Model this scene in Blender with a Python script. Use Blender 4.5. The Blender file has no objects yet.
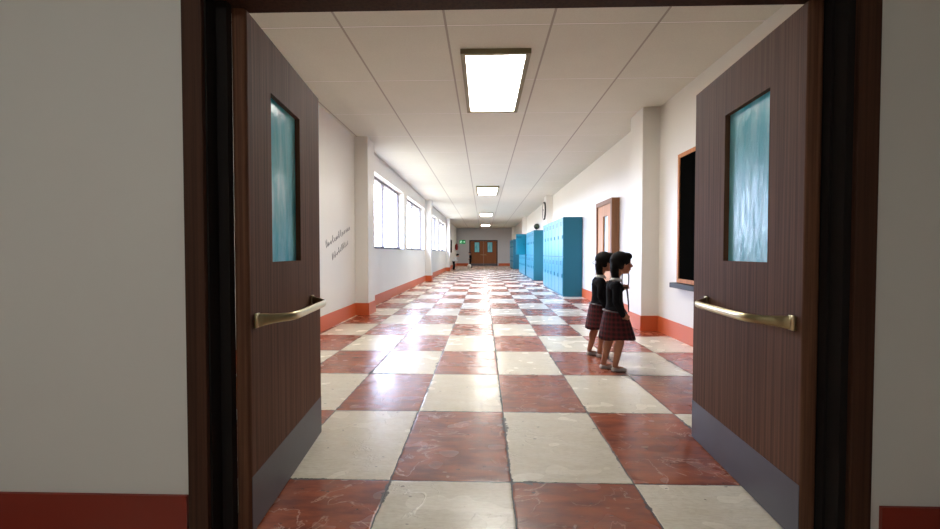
import bpy, bmesh, math, random
from mathutils import Vector, Matrix
PI = math.pi
R = math.radians
S = bpy.context.scene
COL = S.collection
random.seed(4)

# ------------------------------------------------------------------ camera
cam_d = bpy.data.cameras.new('camera')
cam = bpy.data.objects.new('camera', cam_d)
COL.objects.link(cam)
cam.location = (0, 0, 1.15)
cam.rotation_euler = (R(90 - 1.5), 0, R(1.72))
cam_d.sensor_fit = 'HORIZONTAL'
cam_d.sensor_width = 36
cam_d.lens = 36 * 458 / 940
cam_d.clip_start = .02
S.camera = cam

# ------------------------------------------------------------------ world, light, exposure
S.view_settings.view_transform = 'Standard'
S.view_settings.look = 'None'
S.view_settings.gamma = 1
S.view_settings.use_curve_mapping = False
S.view_settings.exposure = 0.12
WORLD_STRENGTH = 30.0
CEILING_EMIT = 26.0
LOBBY_FILL_EMIT = 1.15  # strength of the added fill lamp behind the camera

w = bpy.data.worlds.new('daylight'); S.world = w; w.use_nodes = True
nt = w.node_tree; nt.nodes.clear()
out = nt.nodes.new('ShaderNodeOutputWorld'); bg = nt.nodes.new('ShaderNodeBackground')
tc = nt.nodes.new('ShaderNodeTexCoord'); sx = nt.nodes.new('ShaderNodeSeparateXYZ')
rp = nt.nodes.new('ShaderNodeValToRGB')
g0 = rp.color_ramp.elements.new(.0); g0.color = (.20, .19, .17, 1)
rp.color_ramp.elements[0].position = .0; rp.color_ramp.elements[0].color = (.20, .19, .17, 1)
rp.color_ramp.elements[1].position = .02; rp.color_ramp.elements[1].color = (.70, .78, 1.0, 1)
rp.color_ramp.elements[2].position = .9; rp.color_ramp.elements[2].color = (.46, .58, 1.0, 1)
nt.links.new(tc.outputs['Generated'], sx.inputs[0]); nt.links.new(sx.outputs['Z'], rp.inputs[0])
nt.links.new(rp.outputs[0], bg.inputs[0]); nt.links.new(bg.outputs[0], out.inputs[0])
bg.inputs[1].default_value = WORLD_STRENGTH

WIN = []                       # window openings in the left wall (y0, y1)
for k in range(3):
    b = 8.33 + 10.1 * k
    if k < 2:
        WIN += [(b + 1.05, b + 5.15), (b + 5.75, b + 9.85)]
SILL, HEAD = 1.235, 2.90
WX0, WX1 = -2.66, -2.36
for (a, b_) in WIN:            # portals: they only guide the sky's own light through the openings
    ld = bpy.data.lights.new('window_portal', 'AREA'); ld.shape = 'RECTANGLE'
    ld.size = HEAD - SILL; ld.size_y = b_ - a; ld.cycles.is_portal = True
    lo = bpy.data.objects.new('window_portal', ld); COL.objects.link(lo)
    lo.location = (-2.68, (a + b_) / 2, (SILL + HEAD) / 2); lo.rotation_euler = (0, R(-90), 0)

# ------------------------------------------------------------------ material helpers
class NT:
    def __init__(s, name):
        s.m = bpy.data.materials.new(name); s.m.use_nodes = True
        s.t = s.m.node_tree; s.b = s.t.nodes['Principled BSDF']
    def n(s, typ, **kw):
        nd = s.t.nodes.new(typ)
        for k, v in kw.items(): setattr(nd, k, v)
        return nd
    def l(s, a, b): s.t.links.new(a, b)
    def val(s, sock, v):
        if hasattr(v, 'is_output'): s.l(v, sock)
        else: sock.default_value = v
    def math(s, op, a, b=0.0, c=None, clamp=False):
        nd = s.n('ShaderNodeMath', operation=op); nd.use_clamp = clamp
        s.val(nd.inputs[0], a); s.val(nd.inputs[1], b)
        if c is not None: s.val(nd.inputs[2], c)
        return nd.outputs[0]
    def mix(s, f, a, b):
        nd = s.n('ShaderNodeMix', data_type='RGBA')
        s.val(nd.inputs[0], f)
        s.val(nd.inputs[6], a); s.val(nd.inputs[7], b)
        return nd.outputs[2]
    def noise(s, vec, scale, detail=4, rough=.5, dist=0):
        nd = s.n('ShaderNodeTexNoise'); nd.inputs['Scale'].default_value = scale
        nd.inputs['Detail'].default_value = detail; nd.inputs['Roughness'].default_value = rough
        nd.inputs['Distortion'].default_value = dist
        if vec is not None: s.l(vec, nd.inputs['Vector'])
        return nd.outputs['Fac']
    def mapping(s, vec, scale=(1, 1, 1)):
        nd = s.n('ShaderNodeMapping'); nd.inputs['Scale'].default_value = scale
        s.l(vec, nd.inputs['Vector']); return nd.outputs[0]
    def ramp(s, fac, p0, p1, c0=0.0, c1=1.0):
        nd = s.n('ShaderNodeMapRange'); nd.interpolation_type = 'SMOOTHSTEP'
        s.val(nd.inputs[0], fac)
        for i, v in zip((1, 2, 3, 4), (p0, p1, c0, c1)): nd.inputs[i].default_value = v
        return nd.outputs[0]
    def bump(s, h, strength, dist=.01):
        nd = s.n('ShaderNodeBump'); nd.inputs['Strength'].default_value = strength
        nd.inputs['Distance'].default_value = dist
        s.l(h, nd.inputs['Height']); s.l(nd.outputs[0], s.b.inputs['Normal'])
    def pos(s): return s.n('ShaderNodeNewGeometry').outputs['Position']
    def obj(s): return s.n('ShaderNodeTexCoord').outputs['Object']

def rgb(r, g, b):              # sRGB 0..255 -> linear
    f = lambda c: (c / 255 / 12.92) if c / 255 <= .04045 else ((c / 255 + .055) / 1.055) ** 2.4
    return (f(r), f(g), f(b), 1)

def plain(name, c, rough=.5, metal=0, spec=.5, var=.06, scale=8):
    m = NT(name)
    n = m.noise(m.obj(), scale, 3)
    d = tuple(x * (1 - var * 2) for x in c[:3]) + (1,)
    m.l(m.mix(n, d, c), m.b.inputs['Base Color'])
    m.b.inputs['Roughness'].default_value = rough
    m.b.inputs['Metallic'].default_value = metal
    m.b.inputs['Specular IOR Level'].default_value = spec
    return m.m

def emit(name, c, st):
    m = NT(name)
    m.b.inputs['Base Color'].default_value = c
    m.b.inputs['Emission Color'].default_value = c
    m.b.inputs['Emission Strength'].default_value = st
    return m.m

def paint(name, c, rough):
    m = NT(name); p = m.pos()
    n = m.noise(p, 1.2, 3); n2 = m.noise(p, 260, 2)
    d = tuple(x * .94 for x in c[:3]) + (1,)
    m.l(m.mix(n, d, c), m.b.inputs['Base Color'])
    m.b.inputs['Roughness'].default_value = rough
    m.bump(n2, .06, .002)
    return m.m

def wood(name, dark, light, rough=.42, sc=1.0):
    m = NT(name); p = m.pos()
    v = m.mapping(p, (70 * sc, 70 * sc, .9))
    n = m.noise(v, 1.0, 5, .6)
    v2 = m.mapping(p, (240 * sc, 240 * sc, 5))
    n2 = m.noise(v2, 1.0, 2, .5)
    f = m.math('ADD', m.math('MULTIPLY', m.ramp(n, .3, .7), .75), m.math('MULTIPLY', n2, .25))
    m.l(m.mix(f, dark, light), m.b.inputs['Base Color'])
    m.b.inputs['Roughness'].default_value = rough
    m.b.inputs['Specular IOR Level'].default_value = .2
    m.bump(n, .12, .002)
    return m.m

def floor_mat():
    m = NT('checkered_stone_tiles'); p = m.pos()
    sp = m.n('ShaderNodeSeparateXYZ'); m.l(p, sp.inputs[0])
    wob = m.noise(p, 9, 4, .6)
    wx = m.math('MULTIPLY', m.math('SUBTRACT', wob, .5), .016)
    u = m.math('DIVIDE', m.math('ADD', m.math('SUBTRACT', sp.outputs['X'], .138), wx), .6085)
    v = m.math('DIVIDE', m.math('ADD', m.math('SUBTRACT', sp.outputs['Y'], 2.27), wx), 1.0116)
    fu, fv = m.math('FLOOR', u), m.math('FLOOR', v)
    chk = m.math('MODULO', m.math('ADD', m.math('ADD', fu, fv), 100.0), 2.0)   # 0 white / 1 red
    du = m.math('MULTIPLY', m.math('SUBTRACT', .5, m.math('ABSOLUTE', m.math('SUBTRACT', m.math('FRACT', u), .5))), .6085)
    dv = m.math('MULTIPLY', m.math('SUBTRACT', .5, m.math('ABSOLUTE', m.math('SUBTRACT', m.math('FRACT', v), .5))), 1.0116)
    edge = m.math('MINIMUM', du, dv)
    # per-tile random offset so every slab has its own figure
    cid = m.n('ShaderNodeCombineXYZ'); m.l(fu, cid.inputs[0]); m.l(fv, cid.inputs[1])
    wn = m.n('ShaderNodeTexWhiteNoise', noise_dimensions='3D'); m.l(cid.outputs[0], wn.inputs['Vector'])
    va = m.n('ShaderNodeVectorMath', operation='MULTIPLY_ADD')
    m.l(wn.outputs['Color'], va.inputs[0]); va.inputs[1].default_value = (9, 9, 9); m.l(p, va.inputs[2])
    tv = va.outputs[0]
    tvx = m.mapping(tv, (.7, 1.6, 1))
    big = m.noise(m.mapping(tv, (.8, 2.4, 1)), 6, 5, .6, .1)
    fine = m.noise(m.mapping(tv, (1, 3.0, 1)), 30, 4, .6)
    # veins: thin ridge where distorted noise crosses .5
    vn = m.noise(tv, 3.2, 5, .55, .8)
    vein = m.ramp(m.math('ABSOLUTE', m.math('SUBTRACT', vn, .5)), 0.0, .014, 1, 0)
    vmask = m.ramp(m.noise(tv, 4, 2), .38, .50)
    vein = m.math('MULTIPLY', vein, vmask)
    patch = m.ramp(m.noise(m.mapping(tv, (.5, 1.4, 1)), 22, 2, .5), .715, .76)
    pits = m.ramp(m.noise(m.mapping(tv, (.6, 1.2, 1)), 34, 1, .4), .765, .79)
    white = m.mix(m.ramp(big, .1, .9), rgb(226, 217, 195), rgb(243, 237, 222))
    white = m.mix(m.math('MULTIPLY', m.ramp(fine, .3, .8), .4), white, rgb(186, 172, 146))
    red = m.mix(m.ramp(big, .25, .75), rgb(112, 44, 22), rgb(174, 86, 48))
    red = m.mix(m.math('MULTIPLY', vein, .75), red, rgb(205, 150, 125))
    red = m.mix(m.math('MULTIPLY', patch, .55), red, rgb(214, 170, 146))
    c = m.mix(chk, white, red)
    c = m.mix(m.math('MULTIPLY', pits, .85), c, rgb(70, 56, 44))
    # chipped dirty edges
    chipn = m.noise(p, 16, 5, .65)
    wid = m.ramp(m.noise(p, 2.6, 2), .45, .72, .0028, .036)
    chip = m.math('MULTIPLY', m.math('LESS_THAN', edge, m.math('MULTIPLY', wid, m.ramp(chipn, .35, .7))), .9)
    joint = m.math('LESS_THAN', edge, .0038)
    dirt = m.math('MAXIMUM', chip, joint)
    c = m.mix(dirt, c, rgb(46, 34, 28))
    m.l(c, m.b.inputs['Base Color'])
    rg = m.ramp(m.noise(tv, 5, 1, .4), .0, 1.0, .15, .33)
    rg = m.math('ADD', rg, m.math('MULTIPLY', dirt, .4), clamp=True)
    m.l(rg, m.b.inputs['Roughness'])
    m.b.inputs['Specular IOR Level'].default_value = .55
    m.b.inputs['Coat Weight'].default_value = .25
    m.b.inputs['Coat Roughness'].default_value = .5
    m.b.inputs['Coat IOR'].default_value = 1.6
    h = m.math('ADD', m.math('MULTIPLY', m.noise(m.mapping(tv, (1, 1.4, 1)), 9, 2, .5), .22), m.math('MULTIPLY', m.ramp(edge, 0, .012), .6))
    h = m.math('SUBTRACT', h, m.math('MULTIPLY', pits, .4))
    h = m.math('ADD', h, m.math('MULTIPLY', vein, .25))
    h = m.math('ADD', h, m.math('MULTIPLY', m.noise(m.mapping(tv, (1, 2.2, 1)), 60, 2, .5), .10))
    m.bump(h, .5, .0075)
    return m.m

def ceiling_mat():
    m = NT('suspended_ceiling_tiles'); p = m.pos()
    sp = m.n('ShaderNodeSeparateXYZ'); m.l(p, sp.inputs[0])
    u = m.math('DIVIDE', m.math('SUBTRACT', sp.outputs['X'], -.354), .979)
    v = m.math('DIVIDE', m.math('SUBTRACT', sp.outputs['Y'], 4.31), 1.347)
    du = m.math('MULTIPLY', m.math('SUBTRACT', .5, m.math('ABSOLUTE', m.math('SUBTRACT', m.math('FRACT', u), .5))), .979)
    dv = m.math('MULTIPLY', m.math('SUBTRACT', .5, m.math('ABSOLUTE', m.math('SUBTRACT', m.math('FRACT', v), .5))), 1.347)
    e = m.math('MINIMUM', du, dv)
    bar = m.math('LESS_THAN', dv, .010)
    groove = m.math('MAXIMUM', m.math('LESS_THAN', du, .011), m.math('MULTIPLY', m.math('GREATER_THAN', dv, .010), m.math('LESS_THAN', dv, .015)))
    n = m.noise(p, 90, 4, .7); n2 = m.noise(p, 2, 3)
    c = m.mix(n2, rgb(208, 208, 196), rgb(220, 219, 206))
    c = m.mix(m.math('MULTIPLY', m.ramp(n, .35, .65), .25), c, rgb(188, 182, 170))
    c = m.mix(bar, c, rgb(240, 238, 234)); c = m.mix(groove, c, rgb(166, 160, 150))
    m.l(c, m.b.inputs['Base Color']); m.b.inputs['Roughness'].default_value = .85
    m.bump(n, .25, .003)
    return m.m

def textured_glass():
    m = NT('blue_textured_glass'); p = m.obj()
    n = m.noise(m.mapping(p, (1, 1, .35)), 26, 5, .65, 1.2)
    n2 = m.noise(m.mapping(p, (1, 1, .25)), 7, 3, .6, .5)
    c = m.mix(m.ramp(n2, .35, .65), rgb(96, 200, 220), rgb(146, 226, 240))
    m.l(c, m.b.inputs['Base Color'])
    m.b.inputs['Roughness'].default_value = .16
    m.b.inputs['Transmission Weight'].default_value = .12
    m.b.inputs['IOR'].default_value = 1.3
    m.bump(n, .55, .006)
    return m.m

def window_glass():
    m = NT('clear_window_glass')
    t = m.n('ShaderNodeBsdfTransparent'); t.inputs[0].default_value = (.95, .97, 1, 1)
    g = m.n('ShaderNodeBsdfGlossy'); g.inputs['Roughness'].default_value = .03
    mx = m.n('ShaderNodeMixShader')
    mx.inputs[0].default_value = .05; m.l(t.outputs[0], mx.inputs[1]); m.l(g.outputs[0], mx.inputs[2])
    m.l(mx.outputs[0], m.t.nodes['Material Output'].inputs[0])
    m.t.nodes.remove(m.b)
    return m.m

def tartan():
    m = NT('red_black_tartan'); sp = m.n('ShaderNodeSeparateXYZ'); m.l(m.obj(), sp.inputs[0])
    a = m.math('MULTIPLY', m.math('ARCTAN2', sp.outputs['Y'], m.math('SUBTRACT', sp.outputs['X'], .03)), 20 / (2 * PI))
    z = m.math('MULTIPLY', sp.outputs['Z'], 22)
    la = m.math('LESS_THAN', m.math('FRACT', a), .42); lz = m.math('LESS_THAN', m.math('FRACT', z), .42)
    ta = m.math('LESS_THAN', m.math('ABSOLUTE', m.math('SUBTRACT', m.math('FRACT', a), .7)), .05)
    tz = m.math('LESS_THAN', m.math('ABSOLUTE', m.math('SUBTRACT', m.math('FRACT', z), .7)), .05)
    c = m.mix(m.math('MULTIPLY', m.math('ADD', la, lz), .46), rgb(84, 13, 22), rgb(12, 6, 9))
    c = m.mix(m.math('MULTIPLY', m.math('MAXIMUM', ta, tz), .3), c, rgb(130, 50, 54))
    m.l(c, m.b.inputs['Base Color']); m.b.inputs['Roughness'].default_value = .85
    return m.m

def globe_mat():
    m = NT('globe_map'); n = m.noise(m.obj(), 11, 4, .5)
    m.l(m.mix(m.ramp(n, .5, .56), rgb(10, 18, 26), rgb(60, 80, 46)), m.b.inputs['Base Color'])
    m.b.inputs['Roughness'].default_value = .3
    return m.m

M = dict(
    wall=paint('white_wall_paint', rgb(226, 222, 214), .36),
    endwall=paint('grey_end_wall_paint', rgb(194, 194, 196), .5),
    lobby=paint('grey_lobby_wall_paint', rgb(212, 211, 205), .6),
    base=paint('orange_red_baseboard', rgb(200, 94, 48), .45),
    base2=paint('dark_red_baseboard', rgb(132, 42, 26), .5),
    floor=floor_mat(), ceil=ceiling_mat(),
    wood=wood('brown_laminate_wood', rgb(78, 49, 34), rgb(116, 81, 60), .7),
    casing=wood('dark_walnut_casing', rgb(50, 31, 22), rgb(76, 49, 35), .6),
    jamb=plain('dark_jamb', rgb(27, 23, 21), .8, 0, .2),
    kick=plain('slate_kick_plate', rgb(84, 82, 90), .45),
    brass=plain('pale_brass', rgb(196, 184, 146), .28, 1.0),
    tglass=textured_glass(), wglass=window_glass(),
    alu=plain('grey_window_aluminium', rgb(112, 106, 112), .5, .1),
    blue=plain('teal_locker_shaded', rgb(0, 98, 116), .45, 0, .5, .03),  # darker copy of the locker teal, shade of the sides put into the colour
    blue2=plain('teal_locker_door_window_lit', rgb(12, 130, 154), .3, 0, .6, .03),  # lighter copy for the fronts, reflected window light put into the colour
    slot=plain('dark_slot', rgb(10, 60, 78), .6),
    chrome=plain('steel', rgb(190, 192, 196), .3, 1.0),
    lframe=plain('olive_light_frame', rgb(134, 124, 92), .5, .2),
    led=emit('lit_diffuser', (1.0, .98, .93, 1), CEILING_EMIT),
    lobbyfill=emit('lobby_fill_diffuser', (1.0, 1.0, .98, 1), LOBBY_FILL_EMIT * 10),  # diffuser of the added, unseen fill lamp
    board=plain('blackboard_slate', rgb(9, 9, 8), .9, 0, .0),
    oak=wood('orange_oak_frame', rgb(168, 98, 50), rgb(204, 134, 78), .5),
    tan=wood('tan_side_door', rgb(176, 122, 80), rgb(204, 150, 106), .5),
    tanframe=wood('brown_side_door_frame', rgb(120, 82, 54), rgb(146, 104, 74), .5),
    farwood=wood('reddish_brown_double_door', rgb(112, 66, 36), rgb(150, 94, 54), .45),
    paleglass=plain('pale_frosted_glass', rgb(200, 226, 236), .15, 0, .6, .03),
    ledge=plain('dark_ledge', rgb(36, 38, 36), .6),
    green=emit('lit_exit_green', rgb(20, 150, 84), .5),
    white_e=emit('lit_exit_white', rgb(220, 255, 235), 1.0),
    black=plain('black_plastic', rgb(20, 20, 22), .5),
    clockface=plain('clock_face_white', rgb(228, 226, 220), .5),
    red=plain('fire_red', rgb(150, 24, 22), .35),
    ink=plain('grey_marker_ink', rgb(108, 104, 104), .7),
    cork=plain('dark_notice_board', rgb(64, 46, 40), .8),
    skin=plain('skin', rgb(178, 124, 96), .55, 0, .4, .04),
    paleskin=plain('pale_skin', rgb(206, 160, 136), .55, 0, .4, .04),
    hair=plain('black_hair', rgb(18, 14, 13), .75, 0, .2, .2, 60),
    plumhair=plain('dark_plum_hair', rgb(56, 30, 48), .5, 0, .4, .2, 60),
    knit=plain('black_knit', rgb(21, 21, 25), .9, 0, .15, .15, 120),
    collar=plain('white_collar', rgb(206, 204, 200), .8),
    shirt=plain('white_shirt', rgb(224, 224, 224), .8),
    trousers=plain('black_trousers', rgb(26, 26, 30), .9, 0, .2),
    tartan=tartan(),
    shoe=plain('pale_grey_shoe', rgb(196, 192, 190), .4),
    redshoe=plain('dark_red_shoe', rgb(110, 24, 22), .5),
    eye=plain('dark_eye', rgb(30, 20, 16), .2),
    eyewhite=plain('eye_white', rgb(220, 214, 208), .3),
    lip=plain('lips', rgb(160, 84, 74), .5),
    gold=plain('yellow_beige_strap', rgb(200, 170, 110), .4),
    ball=plain('white_ball', rgb(236, 234, 226), .45),
    globe=globe_mat(),
    beige=plain('threshold_metal', rgb(120, 112, 100), .5, .5),
)

# ------------------------------------------------------------------ mesh helpers
def box(bm, x0, x1, y0, y1, z0, z1, bev=0.0):
    r = bmesh.ops.create_cube(bm, size=1)
    vs = r['verts']
    for v in vs:
        v.co = Vector(((x0 + x1) / 2 + v.co.x * (x1 - x0), (y0 + y1) / 2 + v.co.y * (y1 - y0), (z0 + z1) / 2 + v.co.z * (z1 - z0)))
    if bev > 0:
        es = list({e for v in vs for e in v.link_edges})
        bmesh.ops.bevel(bm, geom=es, offset=bev, segments=2, profile=.5, affect='EDGES')

def tube(bm, pts, rads, n=10, flat=None):
    """tube through points; rads: number or list; flat=(axis vector, factor) squashes the section"""
    pts = [Vector(p) for p in pts]
    if not isinstance(rads, (list, tuple)): rads = [rads] * len(pts)
    rings = []
    up = None
    for i, p in enumerate(pts):
        t = (pts[min(i + 1, len(pts) - 1)] - pts[max(i - 1, 0)]).normalized()
        if up is None:
            up = Vector((0, 0, 1)) if abs(t.z) < .9 else Vector((1, 0, 0))
        a = t.cross(up).normalized(); b = a.cross(t).normalized(); up = b
        ring = []
        for k in range(n):
            ang = 2 * PI * k / n
            ring.append(bm.verts.new(p + a * math.cos(ang) * rads[i] + b * math.sin(ang) * rads[i]))
        rings.append(ring)
    for i in range(len(rings) - 1):
        for k in range(n):
            bm.faces.new((rings[i][k], rings[i][(k + 1) % n], rings[i + 1][(k + 1) % n], rings[i + 1][k]))
    bm.faces.new(rings[0][::-1]); bm.faces.new(rings[-1])

def ball(bm, c, r, seg=16, rot=None):
    if not isinstance(r, (list, tuple)): r = (r, r, r)
    res = bmesh.ops.create_uvsphere(bm, u_segments=seg, v_segments=max(8, seg // 2), radius=1)
    for v in res['verts']:
        q = Vector((v.co.x * r[0], v.co.y * r[1], v.co.z * r[2]))
        if rot: q = rot @ q
        v.co = q + Vector(c)

def disc(bm, c, r, h, axis='x', n=32):
    """solid cylinder centred at c"""
    d = {'x': Vector((1, 0, 0)), 'y': Vector((0, 1, 0)), 'z': Vector((0, 0, 1))}[axis]
    c = Vector(c)
    tube(bm, [c - d * h / 2, c + d * h / 2], r, n)

def finish(bm, name, mat, parent=None, loc=None, smooth=False):
    bmesh.ops.recalc_face_normals(bm, faces=bm.faces[:])
    me = bpy.data.meshes.new(name); bm.to_mesh(me); bm.free()
    if smooth:
        me.polygons.foreach_set('use_smooth', [True] * len(me.polygons))
    me.materials.append(mat)
    o = bpy.data.objects.new(name, me); COL.objects.link(o)
    if parent is not None: o.parent = parent
    if loc is not None: o.location = loc
    return o

def B(): return bmesh.new()

def part(name, mat, boxes, parent=None, bev=0.0, loc=None):
    bm = B()
    for b in boxes: box(bm, *b, bev=bev)
    return finish(bm, name, mat, parent, loc)

def thing(name, label, cat, loc, rz=0, group=None, kind=None):
    o = bpy.data.objects.new(name, None); COL.objects.link(o)
    o.empty_display_size = .1
    o.location = loc; o.rotation_euler = (0, 0, rz)
    o['label'] = label; o['category'] = cat
    if group: o['group'] = group
    if kind: o['kind'] = kind
    return o

def tag(o, label, cat, group=None, kind=None):
    o['label'] = label; o['category'] = cat
    if group: o['group'] = group
    if kind: o['kind'] = kind
    return o

def copy_tree(o, parent=None):
    c = o.copy(); COL.objects.link(c)
    if parent: c.parent = parent
    for ch in [x for x in COL.objects if x.parent == o]:
        copy_tree(ch, c)
    return c

# ------------------------------------------------------------------ setting
XL, XR, Y0, Y1, H = -2.36, 2.56, 1.85, 39.6, 3.26
DX0, DX1, DH = -1.035, 1.30, 2.12          # doorway in the near wall
NY0, NY1 = 1.70, 1.85

tag(part('floor', M['floor'], [(-3.4, 3.6, -3.2, Y1 + .2, -.1, 0)]), 'worn glossy floor of large cream and red stone slabs in a checkerboard', 'floor', kind='structure')
tag(part('ceiling', M['ceil'], [(-3.4, 3.6, -3.2, Y1 + .2, H, H + .1)]), 'suspended ceiling of pale tiles with thin grid lines', 'ceiling', kind='structure')

segs = [(WX0, WX1, NY1, Y1, 0, SILL), (WX0, WX1, NY1, Y1, HEAD, H)]
ys = [NY1] + [v for ab in WIN for v in ab] + [Y1]
for i in range(0, len(ys), 2): segs.append((WX0, WX1, ys[i], ys[i + 1], SILL, HEAD))
tag(part('wall_left', M['wall'], segs), 'long white corridor wall with windows on the left', 'wall', kind='structure')
tag(part('wall_right', M['wall'], [(XR, XR + .2, NY1, Y1, 0, H)]), 'long white corridor wall behind lockers and blackboard', 'wall', kind='structure')
tag(part('wall_far', M['endwall'], [(WX0, XR + .2, Y1, Y1 + .2, 0, H)]), 'grey wall closing the far end of the corridor', 'wall', kind='structure')
# near wall around the doorway
tag(part('wall_near', M['lobby'], [(-3.4, DX0 - .03, NY0, NY1, 0, H), (DX1 + .03, 3.6, NY0, NY1, 0, H), (DX0 - .03, DX1 + .03, NY0, NY1, DH + .03, H)]),
    'dim grey wall in the foreground around the open doorway', 'wall', kind='structure')
tag(part('wall_back', M['lobby'], [(-3.4, 3.6, -3.2, -3.0, 0, H)]), 'grey wall behind the viewer', 'wall', kind='structure')
tag(part('wall_lobby_left', M['lobby'], [(-3.4, -3.2, -3.0, NY0, 0, H)]), 'grey side wall of the near room, left', 'wall', kind='structure')
tag(part('wall_lobby_right', M['lobby'], [(3.4, 3.6, -3.0, NY0, 0, H)]), 'grey side wall of the near room, right', 'wall', kind='structure')

BH = .222
LP = [8.33, 18.4, 28.5]; RP = [6.78, 17.15, 27.3, 37.4]
nt_ = 0
for i, y in enumerate(LP):
    nt_ += 1
    tag(part('trim_%d' % nt_, M['wall'], [(XL, XL + .245, y, y + .5, 0, H)], bev=.004), ['white pilaster on left wall, nearest, before the windows', 'white pilaster on left wall between the two pairs of windows', 'white pilaster on left wall past the last window'][i], 'pilaster', kind='structure')
for i, y in enumerate(RP):
    nt_ += 1
    tag(part('trim_%d' % nt_, M['wall'], [(XR - .25, XR, y, y + .56, 0, H)], bev=.004), ['white pilaster on right wall between blackboard and side door', 'white pilaster on right wall carrying the clock, behind nearest lockers', 'white pilaster on right wall behind the middle lockers', 'white pilaster on right wall at the far end'][i], 'pilaster', kind='structure')

def baseboard(name, xw, sgn, pil, dep, wid, y0, y1, gaps=()):
    bm = B(); t = .014
    cur = y0
    evs = sorted([(p, p + wid, True) for p in pil] + [(a, b, False) for a, b in gaps])
    for a, b, isp in evs:
        box(bm, min(xw, xw + sgn * t), max(xw, xw + sgn * t), cur, a - (t if isp else 0), 0, BH)
        if isp:
            e = xw + sgn * (dep + t)
            box(bm, min(xw, e), max(xw, e), a - t, a, 0, BH)
            box(bm, min(xw, e), max(xw, e), b, b + t, 0, BH)
            f = xw + sgn * dep
            box(bm, min(f, e), max(f, e), a, b, 0, BH)
            cur = b + t
        else: cur = b
    box(bm, min(xw, xw + sgn * t), max(xw, xw + sgn * t), cur, y1, 0, BH)
    return finish(bm, name, M['base'])
tag(baseboard('baseboard_left', XL, 1, LP, .245, .5, NY1 + .02, Y1), 'orange red baseboard along the left corridor wall', 'baseboard', kind='structure')
tag(baseboard('baseboard_right', XR, -1, RP, .25, .56, NY1 + .02, Y1, gaps=[(8.72, 9.98)]), 'orange red baseboard along the right corridor wall', 'baseboard', kind='structure')
tag(part('baseboard_far', M['base'], [(XL + .014, -1.33, Y1 - .014, Y1, 0, BH), (1.26, XR - .014, Y1 - .014, Y1, 0, BH)]), 'orange red baseboard beside the far double doors', 'baseboard', kind='structure')
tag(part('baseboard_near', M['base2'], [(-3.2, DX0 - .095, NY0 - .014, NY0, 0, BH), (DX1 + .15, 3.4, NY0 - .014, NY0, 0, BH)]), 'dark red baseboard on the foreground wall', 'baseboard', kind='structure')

# near door frame : casings, jambs, header
bm = B()
box(bm, -1.118, -1.042, NY0 - .022, NY0, 0, DH + .09, bev=.003)
box(bm, 1.326, 1.404, NY0 - .022, NY0, 0, DH + .09, bev=.003)
box(bm, -1.118, 1.404, NY0 - .022, NY0, DH + .0905, DH + .17, bev=.003)
c = finish(bm, 'trim_8', M['casing']); tag(c, 'dark walnut casing around the foreground doorway', 'door frame', kind='structure')
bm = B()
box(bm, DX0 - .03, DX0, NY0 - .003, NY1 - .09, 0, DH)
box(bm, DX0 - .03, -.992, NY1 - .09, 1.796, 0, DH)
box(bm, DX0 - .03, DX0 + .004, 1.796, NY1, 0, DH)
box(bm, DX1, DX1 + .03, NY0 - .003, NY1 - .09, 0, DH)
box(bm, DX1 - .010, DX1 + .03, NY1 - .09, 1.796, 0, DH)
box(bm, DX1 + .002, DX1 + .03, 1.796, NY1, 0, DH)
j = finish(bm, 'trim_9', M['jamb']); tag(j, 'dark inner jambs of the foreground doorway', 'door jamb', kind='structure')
tag(part('trim_10', M['casing'], [(DX0 - .03, DX1 + .03, NY0 - .003, NY1 + .005, DH, DH + .03)]), 'dark brown header lining over the foreground doorway', 'door header', kind='structure')
tag(part('trim_11', M['wood'], [(DX0 - .03, DX1 + .03, NY0 - .018, NY0 - .003, DH, DH + .09)]), 'brown strip above the foreground doorway', 'door header', kind='structure')

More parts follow.
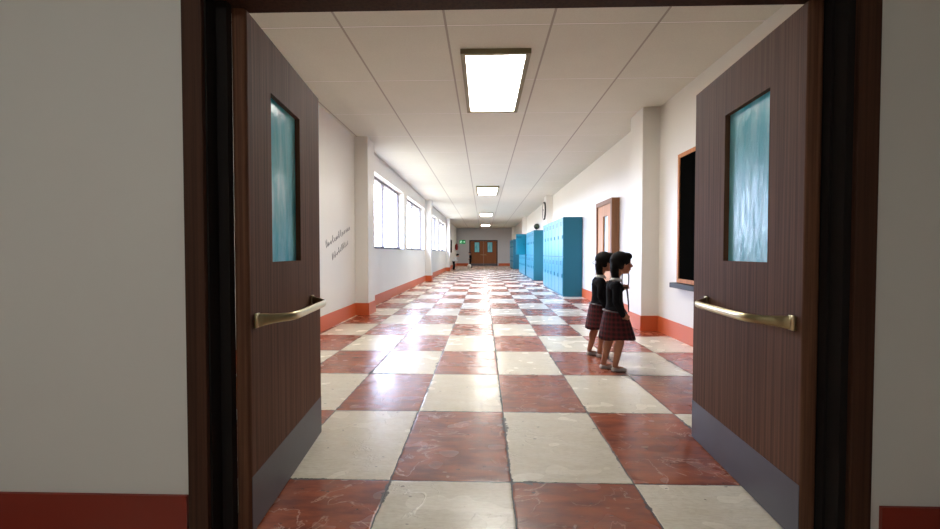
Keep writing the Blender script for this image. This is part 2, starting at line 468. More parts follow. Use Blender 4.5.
# ------------------------------------------------------------------ near doors, opened 90 degrees
def near_door(name, hx, sgn, label):
    """leaf in the plane x = hx, thickness away from the opening; sgn=+1: left leaf (face looks +x)"""
    root = thing(name, label, 'door', (hx, 1.80, .006), kind='structure')
    L, HT, T = 1.072, 2.105, .058
    f = lambda a, b: (min(-sgn * a, -sgn * b), max(-sgn * a, -sgn * b))   # depth behind the visible face
    x0, x1 = f(0, T)
    wy0, wy1, wz0, wz1 = .265, .685, 1.10, 1.868
    bm = B(); n = 6; rr_ = .02; prof = []
    for (cx, a0) in ((-sgn * rr_, 0), (-sgn * (T - rr_), 1)):
        for k in range(n + 1):
            a = PI / 2 * (k / n + a0)
            prof.append((cx + sgn * rr_ * math.cos(a), rr_ - rr_ * math.sin(a)))
    prof += [(-sgn * T, .06), (0, .06)]
    lo_ = [bm.verts.new((p[0], p[1], 0)) for p in prof]; hi_ = [bm.verts.new((p[0], p[1], HT)) for p in prof]
    bm.faces.new(lo_); bm.faces.new(hi_[::-1])
    for k in range(len(prof)):
        k2 = (k + 1) % len(prof); bm.faces.new((lo_[k], lo_[k2], hi_[k2], hi_[k]))
    for bb in [(x0, x1, .06, wy0, 0, HT), (x0, x1, wy1, L, 0, HT), (x0, x1, wy0, wy1, 0, wz0), (x0, x1, wy0, wy1, wz1, HT)]: box(bm, *bb)
    finish(bm, 'door_leaf', M['wood'], root)
    g0, g1 = f(.026, .034)
    part('vision_panel', M['tglass'], [(g0, g1, wy0, wy1, wz0, wz1)], root)['label'] = 'blue textured glass panel'
    k0, k1 = f(-.002, 0)
    part('kick_plate', M['kick'], [(k0, k1, .012, L, 0, .228)], root)['label'] = 'slate grey kick plate'
    # pull bar: flat flared ends on the leaf, bowed bar between them
    bm = B()
    ya, yb, z = .068, .878, .862
    n = 30
    sec = []
    for i in range(n + 1):
        t = i / n
        y = ya + (yb - ya) * t
        e = min(t, 1 - t) * (yb - ya)
        off = .010 + .108 * (1 - math.exp(-((e / .085) ** 2.0)))
        hgt = .0185 + .010 * math.exp(-((e / .05) ** 2.2))
        thk = .012 - .006 * math.exp(-((e / .06) ** 2))
        sec.append((y, off, hgt, thk))
    rings = []
    for (y, off, hg, th) in sec:
        ring = []
        for k in range(14):
            a = 2 * PI * k / 14
            ring.append(bm.verts.new((sgn * (off + th * math.cos(a)), y, z + hg * math.sin(a))))
        rings.append(ring)
    for i in range(n):
        for k in range(14):
            bm.faces.new((rings[i][k], rings[i][(k + 1) % 14], rings[i + 1][(k + 1) % 14], rings[i + 1][k]))
    bm.faces.new(rings[0]); bm.faces.new(rings[-1])
    for yy in (ya, yb):
        c0 = f(-.012, 0)
        box(bm, c0[0], c0[1], yy - .020, yy + .020, z - .030, z + .030, bev=.003)
    # bracket foot that returns from the far end to the leaf
    h = finish(bm, 'door_handle', M['brass'], root, smooth=True)
    h['label'] = 'pale brass bowed pull bar'
    # hinges
    for zz in (.25, 1.05, 1.85):
        bm = B(); tube(bm, [(-sgn * (T + .006), .004, zz - .05), (-sgn * (T + .006), .004, zz + .05)], .007, 10)
        finish(bm, 'hinge', M['beige'], root)
    return root
near_door('door_1', -.940, 1, 'open brown wooden door leaf at left with blue glass panel and brass pull').rotation_euler.z = R(5.2)
near_door('door_2', 1.238, -1, 'open brown wooden door leaf at right with blue glass panel and brass pull').rotation_euler.z = R(-3.3)

# ------------------------------------------------------------------ windows
wl = ['window nearest the viewer on left wall', 'second window from the viewer on left wall, before the middle pilaster', 'third window from the viewer on left wall, just past the middle pilaster', 'farthest window on left wall']
for i, (a, b) in enumerate(WIN):
    root = thing('window_%d' % (i + 1), wl[i], 'window', (-2.54, a, SILL), kind='structure')
    L, HH = b - a, HEAD - SILL
    x0, x1 = -.025, .025
    fw = .06
    part('window_frame', M['alu'], [(x0, x1, 0, L, 0, fw), (x0, x1, 0, L, HH - fw, HH), (x0, x1, 0, fw, fw, HH - fw), (x0, x1, L - fw, L, fw, HH - fw)], root)
    part('mullion', M['alu'], [(x0 - .002, x1 + .002, L / 2 - .06, L / 2 + .06, fw, HH - fw)], root)
    for (p, q) in ((fw, L / 2 - .06), (L / 2 + .06, L - fw)):
        part('pane', M['wglass'], [(-.003, .003, p, q, fw, HH - fw)], root)
    part('window_sill', M['alu'], [(.03, .20, .0, L, .0, .012)], root)

# ------------------------------------------------------------------ ceiling lights
def ceil_light(label, y, x0=-.244, x1=.490, L=2.02, mat=None):
    w_ = x1 - x0
    r = thing('ceiling_light', label, 'ceiling light', ((x0 + x1) / 2, y + L / 2, H), group='rectangular ceiling lights')
    fw, dp = .052, .05
    a, b = w_ / 2, L / 2
    part('frame', M['lframe'], [(-a, -a + fw, -b, b, -dp, 0), (a - fw, a, -b, b, -dp, 0), (-a + fw, a - fw, -b, -b + fw, -dp, 0), (-a + fw, a - fw, b - fw, b, -dp, 0)], r)
    d = part('diffuser', mat or M['led'], [(-a + fw, a - fw, -b + fw, b - fw, -.030, -.018)], r)
    d['label'] = 'glowing white diffuser'
    return r
LY = [4.80 + 9.78 * k for k in range(4)]
for y, lb in zip(LY, ['large lit ceiling panel nearest the doorway', 'second lit ceiling panel from the doorway', 'third lit ceiling panel from the doorway', 'smallest lit ceiling panel, farthest from the doorway']):
    ceil_light(lb, y)
ceil_light('added dim fill panel on the near room ceiling, unseen behind the viewer', -2.2, -1.6, -.7, 1.6, M['lobbyfill'])  # lamp added out of view to brighten the foreground wall

# ------------------------------------------------------------------ far double doors
fr = thing('trim_12', 'dark brown frame of the far double doors', 'door frame', (-.03, Y1, 0), kind='structure')
part('frame', M['casing'], [(-1.22, -1.12, -.05, 0, 0, 2.22), (1.12, 1.22, -.05, 0, 0, 2.22), (-1.12, 1.12, -.05, 0, 2.12, 2.22)], fr)
for i, (s, lb) in enumerate(((-1, 'left leaf of the closed brown double doors at the corridor end'), (1, 'right leaf of the closed brown double doors at the corridor end'))):
    d = thing('door_%d' % (3 + i), lb, 'door', (-.03 + s * .56, Y1, .005), kind='structure')
    T0, T1 = -.04, 0
    part('door_leaf', M['farwood'], [(-.555, -.2, T0, T1, 0, 2.11), (.2, .555, T0, T1, 0, 2.11), (-.2, .2, T0, T1, 0, 1.18), (-.2, .2, T0, T1, 2.02, 2.11)], d)
    part('vision_panel', M['tglass'], [(-.2, .2, -.026, -.016, 1.18, 2.02)], d)['label'] = 'blue glass panel'
    part('kick_plate', M['kick'], [(-.555, .555, T0 - .002, T0, 0, .2)], d)
    part('glazing_frame', M['casing'], [(-.235, -.2, T0 - .012, T0, 1.145, 2.055), (.2, .235, T0 - .012, T0, 1.145, 2.055), (-.2, .2, T0 - .012, T0, 1.145, 1.18), (-.2, .2, T0 - .012, T0, 2.02, 2.055)], d)
    bm = B(); tube(bm, [(-s * .42 - .1, T0, .95), (-s * .42 - .1, T0 - .05, .95), (-s * .42 + .1, T0 - .05, .95), (-s * .42 + .1, T0, .95)], .012, 8)
    finish(bm, 'door_handle', M['brass'], d)

# exit sign on the far wall
e = thing('exit_sign', 'small lit green emergency exit sign on the grey end wall', 'sign', (-1.84, Y1, 1.90))
part('panel', M['green'], [(-.26, .26, -.03, 0, 0, .33)], e, bev=.004)
bm = B()
ball(bm, (-.125, -.033, .265), (.028, .003, .028), 12)
for pl in ([(-.125, .23), (-.14, .14)], [(-.14, .14), (-.10, .09), (-.12, .04)], [(-.14, .14), (-.175, .085), (-.215, .08)], [(-.125, .22), (-.085, .18), (-.06, .20)], [(-.125, .22), (-.17, .20), (-.19, .16)]):
    tube(bm, [(q[0], -.032, q[1]) for q in pl], .014, 6)
finish(bm, 'running_figure', M['white_e'], e)
bm = B()
box(bm, .02, .14, -.034, -.030, .15, .18)
vs = [bm.verts.new(p) for p in ((.14, -.034, .09), (.22, -.034, .165), (.14, -.034, .24), (.14, -.030, .09), (.22, -.030, .165), (.14, -.030, .24))]
bm.faces.new(vs[:3]); bm.faces.new(vs[3:][::-1])
for a, b in ((0, 1), (1, 2), (2, 0)): bm.faces.new((vs[a], vs[b], vs[b + 3], vs[a + 3]))
finish(bm, 'arrow', M['white_e'], e)

# ------------------------------------------------------------------ side door on the right wall
sd = thing('door_5', 'tan side door in a thick brown frame on the right wall', 'door', (XR, 8.74, 0), kind='structure')
W, HT = 1.22, 2.19
part('door_frame', M['tanframe'], [(-.15, 0, 0, .09, 0, HT), (-.15, 0, W - .09, W, 0, HT), (-.15, 0, .09, W - .09, HT - .09, HT)], sd, bev=.004)
part('door_leaf', M['tan'], [(-.125, -.04, .09, .36, .005, HT - .09), (-.125, -.04, .72, W - .09, .005, HT - .09), (-.125, -.04, .36, .72, .005, .95), (-.125, -.04, .36, .72, 1.88, HT - .09)], sd)
part('vision_panel', M['paleglass'], [(-.09, -.08, .36, .72, .95, 1.88)], sd)['label'] = 'tall pale blue glass panel'
bm = B(); tube(bm, [(-.125, .2, 1.0), (-.17, .2, 1.0), (-.17, .3, 1.0)], .011, 8)
finish(bm, 'door_handle', M['chrome'], sd)

# ------------------------------------------------------------------ blackboard
bb = thing('blackboard', 'large blackboard in an orange wooden frame on the right wall', 'blackboard', (XR, 3.42, .76))
L = 2.66; HH = 1.66; fw = .05
part('writing_surface', M['board'], [(-.02, 0, fw, L - fw, fw, HH - fw)], bb)
part('frame', M['oak'], [(-.035, 0, 0, L, 0, fw), (-.035, 0, 0, L, HH - fw, HH), (-.035, 0, 0, fw, fw, HH - fw), (-.035, 0, L - fw, L, fw, HH - fw)], bb, bev=.003)
part('chalk_ledge', M['ledge'], [(-.125, 0, -.04, L + .0, -.065, -.002)], bb, bev=.004)

# ------------------------------------------------------------------ lockers
LW, LD, LH = .65, .50, 2.07
def make_locker(label, open_upper=False):
    r = thing('locker', label, 'locker', (0, 0, 0), group='teal two-door lockers along the right wall')
    # local: x 0 = wall side, -LD = front; y 0..LW
    b = part('body', M['blue'], [(-LD + .02, 0, .0, .018, .0, LH), (-LD + .02, 0, LW - .018, LW, .0, LH), (-LD + .02, 0, .018, LW - .018, LH - .02, LH),
                              (-LD + .02, 0, .018, LW - .018, 0, .07), (-.02, 0, .018, LW - .018, .07, LH - .02), (-LD + .02, -.02, .018, LW - .018, 1.02, 1.05)], r)
    for k, (z0, z1) in enumerate(((.055, 1.025), (1.045, LH - .008))):
        op = open_upper and k == 1
        bm = B()
        if not op:
            box(bm, -.02, 0, .006, LW - .018, 0, z1 - z0, bev=.005)
            loc = (-LD + .02, .006, z0)
            d = finish(bm, 'door', M['blue2'], r, loc)
        else:
            box(bm, -.02, 0, 0, LW * .7, 0, z1 - z0, bev=.005)
            d = finish(bm, 'door', M['blue2'], r, (-LD + .0, .01, z0))
            d.rotation_euler = (0, 0, R(95)); d['label'] = 'upper door standing open'
        HD = z1 - z0
        bm = B()
        for q in range(4): box(bm, -.0215, -.0195, LW * .28, LW * .68, HD - .12 - q * .03, HD - .108 - q * .03)
        finish(bm, 'vent', M['slot'], d)
        bm = B(); box(bm, -.036, -.018, LW * .1 - .011, LW * .1 + .011, HD / 2 - .05, HD / 2 + .05, bev=.003)
        finish(bm, 'handle', M['blue'], d)
    return r
ordn = ['nearest', 'second', 'third', 'fourth', 'fifth', 'sixth']
def bank(y0, n, bname, first=None, openfirst=False):
    proto = None
    for k in range(n):
        if k == n - 1: lb = 'teal locker at the far end of %s' % bname
        elif k == 0: lb = 'teal locker at the near end of %s' % bname
        else: lb = 'teal locker, %s from the near end of %s' % (ordn[k], bname)
        if k == 0:
            o = make_locker(lb + (', upper door ajar' if openfirst else ''), openfirst)
            if not openfirst: proto = o
        elif proto is None:
            proto = o = make_locker(lb)
        else:
            o = copy_tree(proto); o['label'] = lb
        o.location = (XR - .016, y0 + k * (LW + .002), 0)
bank(11.93, 6, 'the closest locker row')
bank(18.90, 5, 'the locker row under the globe')
bank(22.75, 6, 'the third locker row', openfirst=True)
bank(31.9, 6, 'the most distant locker row')

# globe on top of the second row
g = thing('globe', 'dark globe standing on top of the second locker row', 'globe', (2.22, 19.32, LH))
bm = B(); ball(bm, (0, 0, .17), .125, 24); finish(bm, 'sphere', M['globe'], g, smooth=True)
bm = B(); tube(bm, [(0, 0, 0), (0, 0, .012), (0, 0, .014), (0, 0, .05)], [.08, .075, .015, .012], 16); finish(bm, 'base', M['black'], g)
bm = B(); tube(bm, [(.145 * math.cos(a), 0, .17 + .145 * math.sin(a)) for a in [R(-90 + 15 * q) for q in range(13)]], .006, 6); finish(bm, 'meridian_arm', M['chrome'], g)

# clock on the pilaster side
ck = thing('wall_clock', 'round wall clock with black rim on the pilaster above the lockers', 'clock', (XR - .25, RP[1] + .30, 2.72))
bm = B(); disc(bm, (-.02, 0, 0), .315, .035, 'x', 40); finish(bm, 'clock_face', M['clockface'], ck)
bm = B()
N = 40
rr = [[bm.verts.new((x, r_ * math.cos(2 * PI * k / N), r_ * math.sin(2 * PI * k / N))) for k in range(N)] for (x, r_) in ((0, .34), (-.055, .34), (-.055, .312), (0, .312))]
for i in range(4):
    for k in range(N): bm.faces.new((rr[i][k], rr[i][(k + 1) % N], rr[(i + 1) % 4][(k + 1) % N], rr[(i + 1) % 4][k]))
finish(bm, 'rim', M['black'], ck)
for (ang, ln, wd) in ((60, .17, .02), (200, .25, .014)):
    bm = B(); tube(bm, [(-.042, 0, 0), (-.042, ln * math.sin(R(ang)), ln * math.cos(R(ang)))], wd / 2, 6)
    finish(bm, 'hand', M['black'], ck)

# ------------------------------------------------------------------ far left wall items
nb = thing('notice_board', 'dark framed board on the left wall past the windows', 'notice board', (XL, 31.2, 1.15))
part('panel', M['cork'], [(0, .02, .06, 2.04, .06, .84)], nb)
part('frame', M['casing'], [(0, .05, 0, 2.1, 0, .06), (0, .05, 0, 2.1, .84, .9), (0, .05, 0, .06, .06, .84), (0, .05, 2.04, 2.1, .06, .84)], nb)
fe = thing('fire_extinguisher', 'red fire extinguisher hung in the far left corner', 'fire extinguisher', (XL + .13, 37.6, 1.35))
bm = B(); tube(bm, [(0, 0, 0), (0, 0, .02), (0, 0, .42), (0, 0, .48), (0, 0, .50)], [.08, .095, .095, .06, .03], 18); finish(bm, 'cylinder', M['red'], fe, smooth=True)
bm = B(); box(bm, -.02, .02, -.02, .06, .50, .56); tube(bm, [(0, .04, .53), (.06, .08, .50), (.11, .04, .3), (.10, .02, .12)], .012, 8); finish(bm, 'valve_and_hose', M['black'], fe)
part('bracket', M['black'], [(-.13, -.09, -.03, .03, .1, .4)], fe)

# ------------------------------------------------------------------ marker scrawl on the left wall
def scrawl(ya, za, yb, zb, n, h, seed):
    rnd = random.Random(seed)
    d = Vector((0, yb - ya, zb - za)); ln = d.length; d.normalize(); u = Vector((0, -d.z, d.y))
    step = ln / n; o = Vector((XL + .0026, ya, za)); P = []
    for k in range(n):
        tall = h * (1.0 if (k in (0, 3, 6) or rnd.random() < .15) else .5)
        kind = rnd.choice('nuoel')
        pts = {'n': [(0, 0), (.05, 1), (.2, .1), (.5, 1), (.7, .1)], 'u': [(.05, 1), (.2, 0), (.5, .2), (.6, 1), (.75, .1)],
               'o': [(.1, .4), (.4, 1), (.65, .5), (.4, 0), (.2, .4)], 'e': [(.1, .4), (.6, .6), (.4, 1), (.15, .5), (.5, 0)],
               'l': [(.2, .3), (.45, 1.3), (.3, .8), (.35, 0)]}[kind]
        P += [o + d * (step * (k + a)) + u * (b * tall) for a, b in pts]
    bm = B(); tube(bm, P, .0052, 5)
    for v in bm.verts: v.co.x = XL + .0028 + (v.co.x - XL - .0026) * .3
    return bm
gr = thing('graffiti', 'two slanted lines of grey handwriting scrawled on the left wall', 'graffiti', (XL, 7.3, 1.0))
for a in ((6.78, 1.215, 8.05, 1.56, 13, .115, 1), (7.08, 1.03, 7.95, 1.31, 9, .105, 2)):
    bm = scrawl(*a)
    for v in bm.verts: v.co -= Vector((XL, 7.3, 1.0))
    finish(bm, 'handwriting_line', M['ink'], gr)

# ------------------------------------------------------------------ people
def remeshed(bm, voxel, name, mat, parent, smooth_it=6):
    me = bpy.data.meshes.new('raw'); bmesh.ops.recalc_face_normals(bm, faces=bm.faces[:]); bm.to_mesh(me); bm.free()
    o = bpy.data.objects.new('raw', me); COL.objects.link(o)
    r = o.modifiers.new('r', 'REMESH'); r.mode = 'VOXEL'; r.voxel_size = voxel
    s = o.modifiers.new('s', 'SMOOTH'); s.iterations = smooth_it; s.factor = .5
    dg = bpy.context.evaluated_depsgraph_get(); dg.update()
    m2 = bpy.data.meshes.new_from_object(o.evaluated_get(dg))
    bpy.data.objects.remove(o); bpy.data.meshes.remove(me)
    m2.name = name; m2.materials.clear(); m2.materials.append(mat)
    m2.polygons.foreach_set('use_smooth', [True] * len(m2.polygons))
    q = bpy.data.objects.new(name, m2); COL.objects.link(q); q.parent = parent
    return q

def limb(bm, pts, rads, n=14, add=0):
    rads = [r + add for r in rads]
    for i in range(len(pts) - 1): tube(bm, [pts[i], pts[i + 1]], [rads[i], rads[i + 1]], n)
    for p, r in zip(pts, rads): ball(bm, p, r, 14)

def hand(bm, wrist, direction, palmn, curl=.5, sc=1.0):
    """palm + five fingers; direction: wrist->fingers, palmn: palm normal"""
    d = Vector(direction).normalized(); nn = Vector(palmn); nn = (nn - d * nn.dot(d)).normalized(); s = d.cross(nn)
    w0 = Vector(wrist)
    for k in range(4):
        off = (k - 1.5) * .0125 * sc
        base = w0 + d * .048 * sc + s * off
        tube(bm, [w0 + s * off * .6, base], [.0115 * sc, .009 * sc], 8)
        L = (.036, .041, .038, .030)[k] * sc
        p = base; dirn = d
        ball(bm, p, .0075 * sc, 8)
        for q in range(3):
            a = curl * (.5 + .35 * q)
            dirn = (dirn * math.cos(a) + nn * math.sin(a)).normalized()
            p2 = p + dirn * L * (.42, .32, .26)[q]
            r1, r2 = (.0068 - .0006 * q) * sc, (.0062 - .0006 * q) * sc
            tube(bm, [p, p2], [r1, r2], 8); ball(bm, p2, r2, 8)
            p = p2
    ball(bm, w0 + d * .026 * sc, (.02 * sc,) * 3, 10)
    t0 = w0 + d * .012 * sc - s * .016 * sc
    t1 = t0 + (d * .6 - s * .7 + nn * .3).normalized() * .026 * sc
    t2 = t1 + (d * .8 + nn * .5 - s * .1).normalized() * .022 * sc
    tube(bm, [t0, t1, t2], [.0095 * sc, .008 * sc, .0065 * sc], 8); ball(bm, t2, .0065 * sc, 8); ball(bm, t1, .008 * sc, 8)

def student(label, loc, rz, P, outfit, vox=.0045):
    root = thing('person', label, 'person', loc, rz)
    V = lambda k: Vector(P[k])
    hip, chest, neck, head = V('hip'), V('chest'), V('neck'), V('head')
    lean = (head - neck).normalized()
    skin = outfit['skin']
    # ---------- body, one continuous surface
    bm = B()
    limb(bm, [hip, hip.lerp(chest, .45), chest], [.086, .070, .070])
    for s in (-1, 1):
        ball(bm, chest + Vector((0, s * .05, .02)), (.06, .065, .055), 14)
        ball(bm, hip + Vector((0, s * .045, -.02)), (.072, .06, .07), 14)
    limb(bm, [chest + Vector((.0, 0, .03)), neck, neck.lerp(head, .5)], [.05, .034, .036])
    for sd_, nm in ((-1, 'r'), (1, 'l')):
        sh, el, wr = V('sh_' + nm), V('el_' + nm), V('wr_' + nm)
        limb(bm, [sh, el, wr], [.034, .025, .0165])
        hp, kn, an = V('hp_' + nm), V('kn_' + nm), V('an_' + nm)
        limb(bm, [hp, kn, an], [.062, .040, .026])
        calf = kn.lerp(an, .3) + Vector((-.012, 0, 0))
        ball(bm, calf, (.036, .034, .075), 14)
        ft = an + Vector((.03, 0, -.03))
        ball(bm, ft, (.062, .027, .022), 12)
        hd = V('hd_' + nm); pn = V('pn_' + nm)
        hand(bm, wr, hd, pn, P.get('curl_' + nm, .5))
    # head
    hc = head
    ball(bm, hc + Vector((-.008, 0, .012)), (.084, .074, .092), 24)
    ball(bm, hc + Vector((.022, 0, -.035)), (.058, .056, .064), 20)
    ball(bm, hc + Vector((.045, 0, -.078)), (.026, .026, .02), 12)
    for s in (-1, 1):
        ball(bm, hc + Vector((.045, s * .034, -.028)), (.028, .024, .028), 12)     # cheek
        ball(bm, hc + Vector((-.004, s * .074, -.012)), (.016, .009, .025), 12)    # ear
        ball(bm, hc + Vector((.062, s * .026, .030)), (.014, .024, .010), 10)      # brow
    tube(bm, [hc + Vector((.07, 0, .018)), hc + Vector((.093, 0, -.022))], [.007, .012], 10)
    ball(bm, hc + Vector((.093, 0, -.024)), .012, 10)
    ball(bm, hc + Vector((.068, 0, -.053)), (.014, .022, .012), 10)
    body = remeshed(bm, vox, 'body', skin, root, 4)
    # eyes, mouth
    for s in (-1, 1):
        bm = B(); ball(bm, hc + Vector((.0705, s * .029, .003)), (.008, .0135, .0085), 12); e1 = finish(bm, 'eye', M['eyewhite'], root, smooth=True)
        bm = B(); ball(bm, hc + Vector((.0775, s * .029, .003)), (.003, .006, .0065), 10); finish(bm, 'iris', M['eye'], e1, smooth=True)
    bm = B(); ball(bm, hc + Vector((.080, 0, -.053)), (.004, .018, .005), 12); finish(bm, 'mouth', M['lip'], root, smooth=True)
    # ---------- hair
    bm = B()
    ball(bm, hc + Vector((-.022, 0, .035)), (.098, .090, .088), 24)
    ball(bm, hc + Vector((.040, 0, .072)), (.055, .060, .040), 18)
    if outfit.get('longhair', True):
        for t in range(6):
            f = t / 5
            ball(bm, hc + Vector((-.062 - .012 * math.sin(f * PI), 0, .02 - .145 * f)), (.052 - .016 * f, .074 - .03 * f, .05), 16)
        for s in (-1, 1):
            ball(bm, hc + Vector((-.030, s * .066, .0)), (.040, .022, .055), 14)
    hr = remeshed(bm, .006, 'hair', outfit['hair'], root, 3)
    if outfit.get('tie'):
        bm = B()
        c0 = hc + Vector((-.13, -.02, .0))
        tube(bm, [c0 + Vector((math.cos(a) * .018, 0, math.sin(a) * .018)) for a in [2 * PI * q / 14 for q in range(15)]], .005, 6)
        finish(bm, 'hair_ring', M['collar'], hr, smooth=True)
    # ---------- top
    bm = B()
    a = .010
    waist = hip + Vector((-.0, 0, .045))
    limb(bm, [hip + Vector((0, 0, .02)), hip.lerp(chest, .5), chest], [.084, .068, .068], 18, a)
    for s in (-1, 1):
        ball(bm, chest + Vector((0, s * .055, .022)), (.062, .070, .055), 16)
        ball(bm, hip + Vector((0, s * .03, .03)), (.088, .082, .06), 16)
    limb(bm, [chest + Vector((0, 0, .05)), neck + Vector((0, 0, -.028))], [.055, .040], 16)
    for nm in 'rl':
        sh, el, wr = V('sh_' + nm), V('el_' + nm), V('wr_' + nm)
        limb(bm, [sh, sh.lerp(el, .5), el, el.lerp(wr, 1.02)], [.034, .030, .027, .021], 14, a * .6)
    top = remeshed(bm, .006, outfit['topname'], outfit['top'], root, 3)
    # collar: a slanted folded band round the neck
    bm = B(); n = 28; rings = []
    cb = neck + Vector((0, 0, -.012))
    for (r_, z) in ((.041, .012), (.047, .010), (.064, -.016), (.058, -.020)):
        ring = []
        for k in range(n):
            an_ = 2 * PI * k / n
            dip = -.018 * max(0, math.cos(an_)) ** 3
            ring.append(bm.verts.new(cb + Vector((math.cos(an_) * r_, math.sin(an_) * r_, z + dip * (1 if z < 0 else .4)))))
        rings.append(ring)
    for i in range(4):
        for k in range(n): bm.faces.new((rings[i][k], rings[i][(k + 1) % n], rings[(i + 1) % 4][(k + 1) % n], rings[(i + 1) % 4][k]))
    finish(bm, 'collar', outfit.get('collar', M['collar']), root, smooth=True)
    # ---------- lower garment
    if outfit['lower'] == 'skirt':
        bm = B(); n = 80; rings = []
        zt, zb = hip.z + .035, P['hem']
        steps = 9
        for i in range(steps + 1):
            f = i / steps
            cx = hip.x * (1 - f) + P['hemx'] * f
            rx = .098 + (.172 - .098) * f ** .8; ry = .108 + (.165 - .108) * f ** .8
            ring = []
            for k in range(n):
                an_ = 2 * PI * k / n
                pl = 1 + (.012 + .05 * f) * (abs(((k * 20 / n) % 1) - .5) * 2 - .5)
                ring.append(bm.verts.new((cx + math.cos(an_) * rx * pl, math.sin(an_) * ry * pl, zt + (zb - zt) * f + .008 * f * math.sin(an_ * 3))))
            rings.append(ring)
        inner = [bm.verts.new(v.co + Vector((-(v.co.x - P['hemx']) * .03, -v.co.y * .03, .002))) for v in rings[-1]]
        inner2 = [bm.verts.new(v.co + Vector((-(v.co.x - hip.x) * .05, -v.co.y * .05, 0))) for v in rings[0]]
        rings += [inner, inner2]
        for i in range(len(rings) - 1):
            for k in range(n): bm.faces.new((rings[i][k], rings[i][(k + 1) % n], rings[i + 1][(k + 1) % n], rings[i + 1][k]))
        for k in range(n): bm.faces.new((rings[-1][k], rings[-1][(k + 1) % n], rings[0][(k + 1) % n], rings[0][k]))
        finish(bm, 'skirt', M['tartan'], root, smooth=True)
        bm = B()
        pts = [(hip.x + math.cos(a_) * .112, math.sin(a_) * .121, hip.z + .018 - .012 * math.cos(a_)) for a_ in [2 * PI * q / 32 for q in range(33)]]
        tube(bm, pts, .0065, 6); finish(bm, 'belt', M['kick'], root, smooth=True)
    else:
        bm = B()
        limb(bm, [hip + Vector((0, 0, .02)), hip + Vector((0, 0, -.03))], [.088, .09], 18, .006)
        for nm in 'rl':
            limb(bm, [V('hp_' + nm), V('kn_' + nm), V('an_' + nm)], [.066, .052, .040], 16, .006)
        remeshed(bm, .008, 'trousers', M['trousers'], root, 3)
    # ---------- shoes
    for nm in 'rl':
        an = V('an_' + nm)
        bm = B()
        gz = 0.0
        ball(bm, (an.x + .040, an.y, .022), (.074, .032, .020), 18)
        ball(bm, (an.x + .0, an.y, .024), (.038, .031, .022), 14)
        box(bm, an.x - .035, an.x + .108, an.y - .027, an.y + .027, .0015, .014, bev=.004)
        remeshed(bm, .005, 'shoe', outfit['shoe'], root, 2)
    return root

girl = dict(
    hip=(.045, 0, .560), chest=(.036, 0, .800), neck=(.054, 0, .905), head=(.112, 0, 1.040), hem=.315, hemx=.066,
    sh_r=(.034, -.092, .838), el_r=(.020, -.122, .680), wr_r=(.080, -.135, .560), hd_r=(.75, .05, -.45), pn_r=(0, 1, .2), curl_r=.55,
    sh_l=(.044, .092, .838), el_l=(.065, .130, .700), wr_l=(.135, .085, .790), hd_l=(.7, -.3, .35), pn_l=(.3, -1, 0), curl_l=.9,
    hp_r=(.060, -.052, .520), kn_r=(.082, -.055, .285), an_r=(.036, -.055, .058),
    hp_l=(.030, .052, .520), kn_l=(.010, .055, .285), an_l=(-.050, .055, .058))
uniform = dict(skin=M['skin'], hair=M['hair'], top=M['knit'], topname='sweater', lower='skirt', shoe=M['shoe'])
G1 = Vector((1.236, 4.50, 0)); G2 = Vector((1.236, 5.10, 0))
student('girl in black sweater and red tartan skirt, nearer of the two, facing the blackboard', G1, 0, girl, uniform)
girl2 = dict(girl)
u2 = dict(uniform, tie=True)
student('girl in black sweater and red tartan skirt standing behind the other girl', G2, 0, girl2, u2)

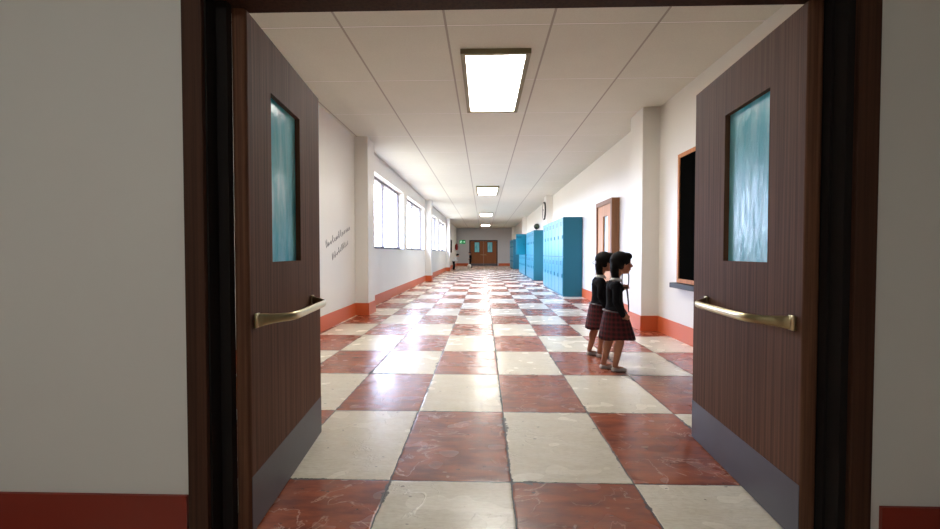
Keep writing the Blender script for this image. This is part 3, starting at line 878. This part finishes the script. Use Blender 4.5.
# looped black strap in the nearer girl's raised hand
bm = B()
s = lambda x, z, y=.06: (G1.x + x, G1.y + y, z)
tube(bm, [s(.178, .800), s(.136, .806), s(.128, .86), s(.130, .92), s(.136, .965), s(.160, .985), s(.184, .980), s(.194, .93), s(.194, .86), s(.190, .812), s(.178, .800)], .0062, 8)
tube(bm, [s(.176, .800), s(.186, .72), s(.194, .64), s(.196, .56)], [.009, .008, .0065, .005], 8)
tag(finish(bm, 'looped_strap', M['black'], smooth=True), 'thin black looped strap dangling from the hand of the nearer girl', 'strap')

boy1 = dict(
    hip=(.0, 0, .57), chest=(.09, 0, .78), neck=(.17, 0, .865), head=(.265, 0, .955), hem=.3, hemx=.06,
    sh_r=(.09, -.105, .83), el_r=(.10, -.14, .66), wr_r=(.20, -.11, .58), hd_r=(.7, .1, -.5), pn_r=(0, 1, 0),
    sh_l=(.11, .105, .83), el_l=(.15, .14, .67), wr_l=(.25, .10, .60), hd_l=(.7, -.1, -.4), pn_l=(0, -1, 0),
    hp_r=(-.01, -.055, .53), kn_r=(.02, -.06, .29), an_r=(-.03, -.065, .065),
    hp_l=(.0, .055, .53), kn_l=(.04, .06, .29), an_l=(.02, .065, .065))
student('student in white shirt and black trousers leaning forward beside the far left wall', (-1.97, 30.0, 0), 0, boy1,
        dict(skin=M['paleskin'], hair=M['hair'], top=M['shirt'], topname='shirt', lower='trousers', shoe=M['redshoe'], longhair=False), .008)
boy2 = dict(
    hip=(.0, 0, .60), chest=(.01, 0, .86), neck=(.03, 0, .965), head=(.075, 0, 1.095), hem=.3, hemx=.06,
    sh_r=(.0, -.108, .90), el_r=(-.02, -.15, .74), wr_r=(.06, -.15, .62), hd_r=(.6, .1, -.6), pn_r=(0, 1, 0),
    sh_l=(.02, .108, .90), el_l=(.03, .15, .74), wr_l=(.14, .12, .70), hd_l=(.8, -.1, -.2), pn_l=(0, -1, 0),
    hp_r=(-.01, -.055, .55), kn_r=(-.03, -.07, .30), an_r=(-.12, -.08, .065),
    hp_l=(.01, .055, .55), kn_l=(.09, .06, .31), an_l=(.09, .07, .065))
student('student in dark clothes by the far double doors with a white ball at the feet', (-.98, 34.2, 0), R(215), boy2,
        dict(skin=M['paleskin'], hair=M['plumhair'], top=M['knit'], topname='jacket', lower='trousers', shoe=M['black'], longhair=True, collar=M['knit']), .008)
bm = B(); ball(bm, (0, 0, 0), .15, 24)
bl = finish(bm, 'ball', M['ball'], None, (-1.06, 33.75, .15), smooth=True)
tag(bl, 'white ball on the floor near the far double doors', 'ball')
